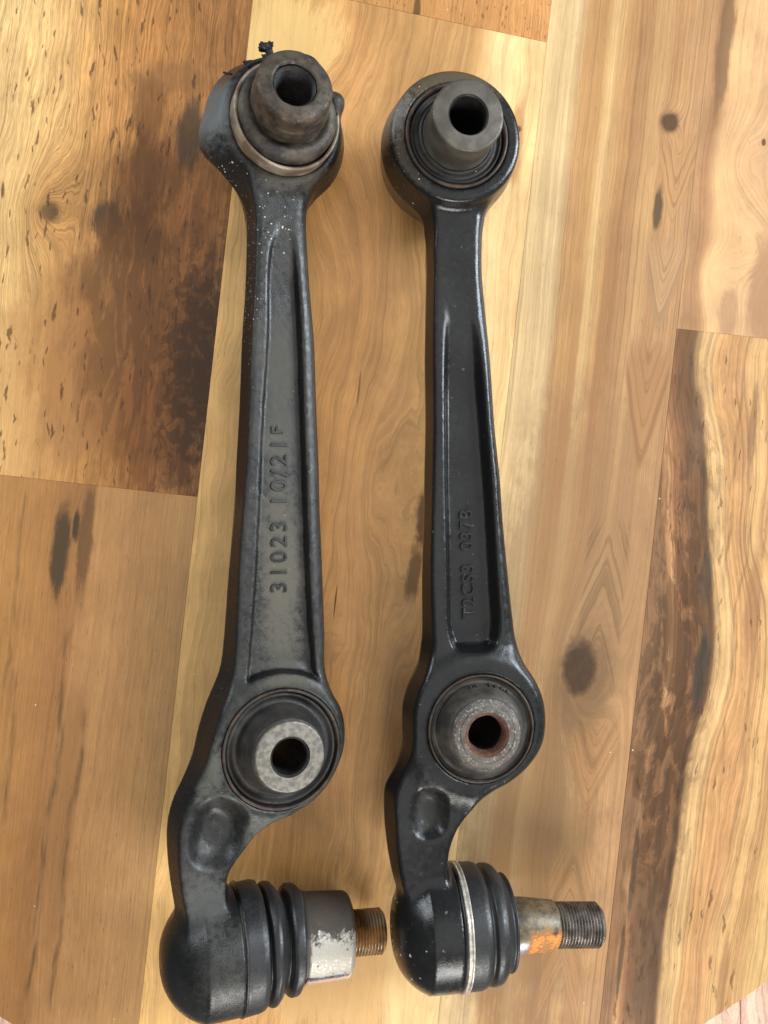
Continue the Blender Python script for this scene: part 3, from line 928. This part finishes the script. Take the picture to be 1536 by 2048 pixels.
# torn edge of the upper rubber
def crumb(name, centre, r, mat, parent, seed, sq=(1, 1, 1)):
    rnd = random.Random(seed)
    bm = bmesh.new()
    bmesh.ops.create_icosphere(bm, subdivisions=3, radius=1.0)
    ph = [rnd.uniform(0, 6.28) for _ in range(6)]
    for v in bm.verts:
        c = v.co
        k = 1 + 0.28 * math.sin(5 * c.x + ph[0]) * math.sin(4 * c.y + ph[1]) + 0.22 * math.sin(9 * c.z + ph[2] + 3 * c.x) + 0.12 * math.sin(15 * c.y + ph[3])
        v.co = Vector((c.x * sq[0], c.y * sq[1], c.z * sq[2])) * k * r * 0.001
    for f in bm.faces:
        f.smooth = True
    me = bpy.data.meshes.new(name)
    bm.to_mesh(me)
    bm.free()
    o = linked(name, me, mat, parent)
    o.location = Vector(centre) * 0.001
    return o


M_torn = rubber("torn_rubber", (0.005, 0.0045, 0.004), srgb(34, 28, 22), 0.3, rough=(0.6, 0.85))

# ball joint of the left arm (axis along x, swung down a little)
jL = linked("ball_boot", lathe_mesh(rounded([(26.0, -1), (27.9, 0.2), (28.1, 2.6), (28.0, 8.6), (27.4, 11.0), (24.0, 11.9), (23.2, 12.6), (26.0, 13.6), (26.8, 15.6), (26.4, 17.2), (23.6, 19.6), (20.4, 20.8), (19.8, 22.4),
                                              (23.2, 23.2), (24.2, 24.6), (24.2, 27.6), (23.4, 28.6), (20.4, 29.4), (18.0, 31.0)], 0.45), 96, axis='X', noise=0.17, seed=2), M_rubBoot, armL)
place(jL, (-18.9, -92.5, 0), (0, -2, 0))
for v in jL.data.vertices:                      # the loose folds sag to one side
    k_ = max(0.0, (v.co.x - 0.013) / 0.018)
    v.co.x += k_ * 0.06 * v.co.y + k_ * 0.0006 * math.sin(v.co.z * 260)
linked("clip_ring", lathe_mesh(rounded([(27.4, 0.4), (28.6, 0.6), (28.7, 1.5), (27.4, 1.8)], 0.3), 96, axis='X', closed=True), M_paintL, jL)
stL = place(linked("ball_stud", lathe_mesh(rounded([(14.0, -1.0), (20.6, -0.6), (20.7, 1.0), (20.0, 2.2), (19.2, 21.6), (17.8, 23.4), (10.2, 23.6)], 0.9), 80, axis='X', noise=0.07), M_collar, armL), (11.8, -93.2, 0.4), (0, -7, -2.5))
linked("thread", lathe_mesh(thread_profile(23.0, 40.5, 10.4), 56, axis='X'), M_thread, stL)

lettering("casting_number", "31023 10/21", 10.8, (4.0, 69.6, 6.22), 90, M_paintL, armL, 1.30)
lettering("casting_letter", "F", 8.0, (2.2, 142.5, 6.2), 90, M_paintL, armL)

# torn rubber on the upper bushing
for k, (px_, py_, pz_, r_, q_) in enumerate([(-8.5, 314.0, 15.0, 2.3, (1.1, 0.9, 0.7)), (-6.6, 311.0, 16.0, 1.9, (0.8, 1.3, 0.8)), (-7.4, 307.6, 17.5, 2.6, (1.2, 0.9, 0.8)), (-5.6, 316.4, 14.0, 1.2, (1, 1, 1)),
                                             (-0.6, 308.2, 18.0, 1.6, (1.6, 0.7, 0.8)), (-15.5, 303.6, 18.0, 2.0, (1.6, 0.8, 0.8)), (6.0, 307.0, 18.5, 1.8, (1.8, 0.7, 0.8)), (-24.5, 300.5, 12.5, 1.0, (2.0, 0.5, 0.5))]):
    crumb("torn_rubber", (px_, py_, pz_), r_, M_torn, armL, 4 + k * 5, q_)
strand("torn_lip", [(1.0, 301, 24), (1.5, 305, 25), (5, 308.3, 25), (11, 307.6, 25), (16, 302.5, 24), (20.5, 294, 23), (22.6, 286, 22)], (0.3, 0.9), M_torn, armL)
strand("torn_lip", [(-21, 299, 19), (-15, 303.5, 20), (-8, 305.8, 20.5), (-1, 306.2, 21), (5, 304.5, 21)], (0.5, 1.5), M_torn, armL)

# ================================================================== right arm
armR = empty("control_arm", (0.04103, -0.09756, 0.0302), (0, R(9), 0))
tag(armR, "cleaner satin black control arm with round intact bushings and slim orange-rusted stud", "control arm")
RT = [(-21, 250), (-19.6, 227.5), (-20.1, 216.2), (-19.8, 206.4), (-20.1, 192.4), (-20.3, 165.0), (-20.1, 137.6), (-20.5, 113.1), (-21.0, 93.1), (-21.2, 69.7), (-20.5, 46.3), (-19.9, 37.1), (-21.9, 30.5),
      (-25.5, 21.5), (-28.7, 13.1), (-29.8, 3.4), (-29.8, -5.2), (-31.8, -14.1), (-35.3, -22.9), (-37.8, -30.6), (-38.0, -40.6), (-37.1, -52.3), (-35.1, -66.4), (-31.7, -77.6), (-25, -84), (-18.0, -79),
      (-15.3, -70), (-14.8, -61.3), (-13.6, -53.7), (-10.6, -46.2), (-5.8, -40.0), (0.0, -34.8), (5.8, -30.5), (15.0, -25.4), (23.0, -19.3), (28.7, -12.0), (31.1, -5.6), (31.8, 2.8), (30.6, 11.7), (27.1, 19.8),
      (21.8, 28.2), (18.6, 37.4), (17.2, 45.5), (14.6, 69.3), (12.3, 93.0), (10.9, 113.3), (8.3, 138.0), (6.4, 165.7), (3.6, 193.3), (2.4, 207.3), (2.4, 223.0), (3, 250)]
RO = [(-24, 250), (-23.0, 229), (-22.1, 220.7), (-21.6, 210.5), (-21.9, 196.0), (-22.5, 167.5), (-22.1, 139.1), (-22.6, 117.2), (-22.9, 92.9), (-23.8, 68.7), (-23.8, 44.4), (-24.7, 34.6), (-26.2, 25.8), (-30.4, 18.0),
      (-33.0, 9.1), (-33.2, -1.1), (-33.2, -10.2), (-36.5, -19.1), (-40.8, -26.8), (-41.7, -33.9), (-41.2, -46.2), (-39.1, -61.4), (-35.4, -75.2), (-27, -88), (-16.0, -84), (-12.6, -70), (-12.2, -60.5), (-11.2, -52.5),
      (-8.4, -44.8), (-4.0, -38.4), (1.6, -33.6), (7.0, -29.4), (16.0, -26.8), (24.2, -20.5), (30.0, -12.7), (32.5, -5.9), (33.2, 2.9), (32.0, 12.2), (28.5, 20.6), (23.4, 28.8), (20.4, 37.6), (19.0, 45.5), (16.2, 69.3),
      (13.8, 93.0), (12.3, 113.3), (9.7, 138.0), (7.8, 165.7), (5.0, 193.3), (3.8, 207.3), (4.0, 223.0), (5, 250)]
specR = dict(mid=-7.0, ring_r=20.0, box=(-48, 42, -130, 302, -34, 34), T=RT, O=RO, eye_low=(0.6, 0.0, 31.0, 14.2),
             pocket=[(-15.9, 194), (-15.9, 181.5), (-15.9, 154.1), (-15.7, 126.6), (-15.5, 110.2), (-15.0, 83.6), (-14.6, 60.2), (-14.3, 46.2), (-12.4, 38.2), (-9.6, 34.6), (-2, 33.8), (4.8, 34.3), (9.0, 37.6), (10.8, 45.7), (10.0, 59.8),
                     (8.6, 83.5), (7.2, 107.1), (3.4, 154.5), (0.6, 178.3), (-3.7, 192), (-9, 194), (-13.5, 196)],
             pocket_fade=(196, 150), pocket_d=7.0, pocket_w=3.4,
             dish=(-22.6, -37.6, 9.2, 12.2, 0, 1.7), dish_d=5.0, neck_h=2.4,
             eye_up=(-11.4, 264.6, 31.6, 29.4, 17.0), eye_k=5.0, bumps=[],
             housing=(-37.5, -10.0, -94.5, 0.0, 27.6, 17.0), house_tilt=0, house_k=5.0,
             bore_low=24.6, bore_up=23.4)
V, F = arm_body(specR)
linked("body", mesh_np("right_body", V, F), M_paintR, armR)
br = linked("bushing_ring", lathe_mesh(rounded([(24.5, -15.4), (24.5, 14.4), (23.6, 14.7), (22.9, 13.4), (22.9, -15.4)], 0.4), 96, closed=True), M_ringDark, armR)
br.location.x = 0.0006
rb = linked("bushing_rubber", lathe_mesh(rounded([(22.8, -14), (22.8, 13.8), (21.8, 12.4), (20.6, 12.6), (19.8, 15.2), (18.8, 18.6), (17.4, 21.4), (16.2, 22.4), (14.6, 22.6), (14.6, -14)], 1.6), 96, closed=True, noise=0.05), M_dome, armR)
rb.location.x = 0.0006
sr = linked("bushing_sleeve", lathe_mesh(rounded([(12.4, -27.5), (14.5, 22.4), (15.6, 22.6), (15.6, 23.0), (14.4, 24.0), (12.6, 24.4), (12.4, 24.1), (11.8, 24.6), (9.9, 24.7)], 0.5), 80, noise=0.06, seed=6), M_rustFace, armR)
sr.location.x = 0.0004
linked("rusty_rim", lathe_mesh(rounded([(9.9, 24.7), (8.5, 24.0), (7.7, 19.5)], 0.5), 64, noise=0.05), M_rust, sr)
linked("bore", lathe_mesh([(7.7, 19.5), (7.5, 10), (7.5, -27.5)], 64), M_bore, sr)

# upper bushing
cU = (-11.4, 264.6, 0)
place(linked("bushing_ring", lathe_mesh(rounded([(23.3, -16), (23.3, 17.6), (22.4, 18.0), (21.6, 17.2), (21.4, -16)], 0.4), 96, closed=True), M_ringDark, armR), cU)
place(linked("bushing_rubber", lathe_mesh(rounded([(21.3, -15), (21.3, 15.6), (20.2, 16.6), (19.0, 15.2), (17.8, 15.6), (17.2, 17.4), (16.4, 18.0), (15.4, 17.2), (14.6, 17.0), (14.6, -15)], 0.6), 96, closed=True, noise=0.07), M_rubBlack, armR), cU)
su = place(linked("bushing_sleeve", lathe_mesh(rounded([(8.2, -29.6), (14.8, -29.6), (15.8, 19), (15.5, 21), (15.4, 36.6), (14.8, 37.2), (8.8, 37.4)], 0.6), 84, noise=0.04), M_sleeveGrey, armR), cU)
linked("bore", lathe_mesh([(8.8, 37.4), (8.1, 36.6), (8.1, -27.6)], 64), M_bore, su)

jR = linked("ball_boot", lathe_mesh(rounded([(25.0, -1), (27.2, 0.4), (27.5, 3.0), (27.3, 10.6), (26.6, 12.8), (24.8, 13.6), (24.8, 14.6), (26.3, 15.6), (26.4, 18.0), (25.4, 20.6), (22.8, 22.6), (20.8, 24.4), (21.6, 25.6), (21.4, 26.4),
                                              (13.0, 26.8), (11, 26.8)], 0.7), 96, axis='X', noise=0.06, seed=5), M_rubBoot, armR)
place(jR, (-9.9, -94.5, 0), (0, 0, 0))
linked("clip_ring", lathe_mesh(rounded([(27.0, 1.2), (28.1, 1.4), (28.2, 2.1), (27.6, 2.5), (27.6, 2.9), (28.2, 3.3), (28.1, 4.0), (27.0, 4.2)], 0.3), 96, axis='X', closed=True), M_clip, jR)
stR = place(linked("ball_stud", lathe_mesh(rounded([(8, -1), (12.6, 0), (12.2, 9), (11.0, 23.4), (9.6, 24.4), (8.8, 24.8)], 0.5), 72, axis='X', noise=0.06), M_taper, armR), (16.0, -96.2, -0.2), (0, 0, -4.0))
linked("thread", lathe_mesh(thread_profile(24.2, 46.5, 10.2), 56, axis='X'), M_threadG, stR)
lettering("casting_number", "T2CS3  037B", 8.4, (0.2, 48.6, 4.45), 92.0, M_paintR, armR, 1.12)

# faint moulded letters round the dome of the right lower bushing
for k, ch in enumerate("VE VPKL"):
    if ch == ' ':
        continue
    a_ = 108 - k * 8.5
    o = lettering("moulded_letter", ch, 2.6, (0.6 + 19.6 * math.cos(R(a_)), 19.6 * math.sin(R(a_)), 16.2), 0, M_dome, rb)
    o.location.x -= 0.0006
    o.rotation_euler = (Matrix.Rotation(R(a_ - 90), 3, 'Z') @ Matrix.Rotation(R(-48), 3, 'X')).to_euler()
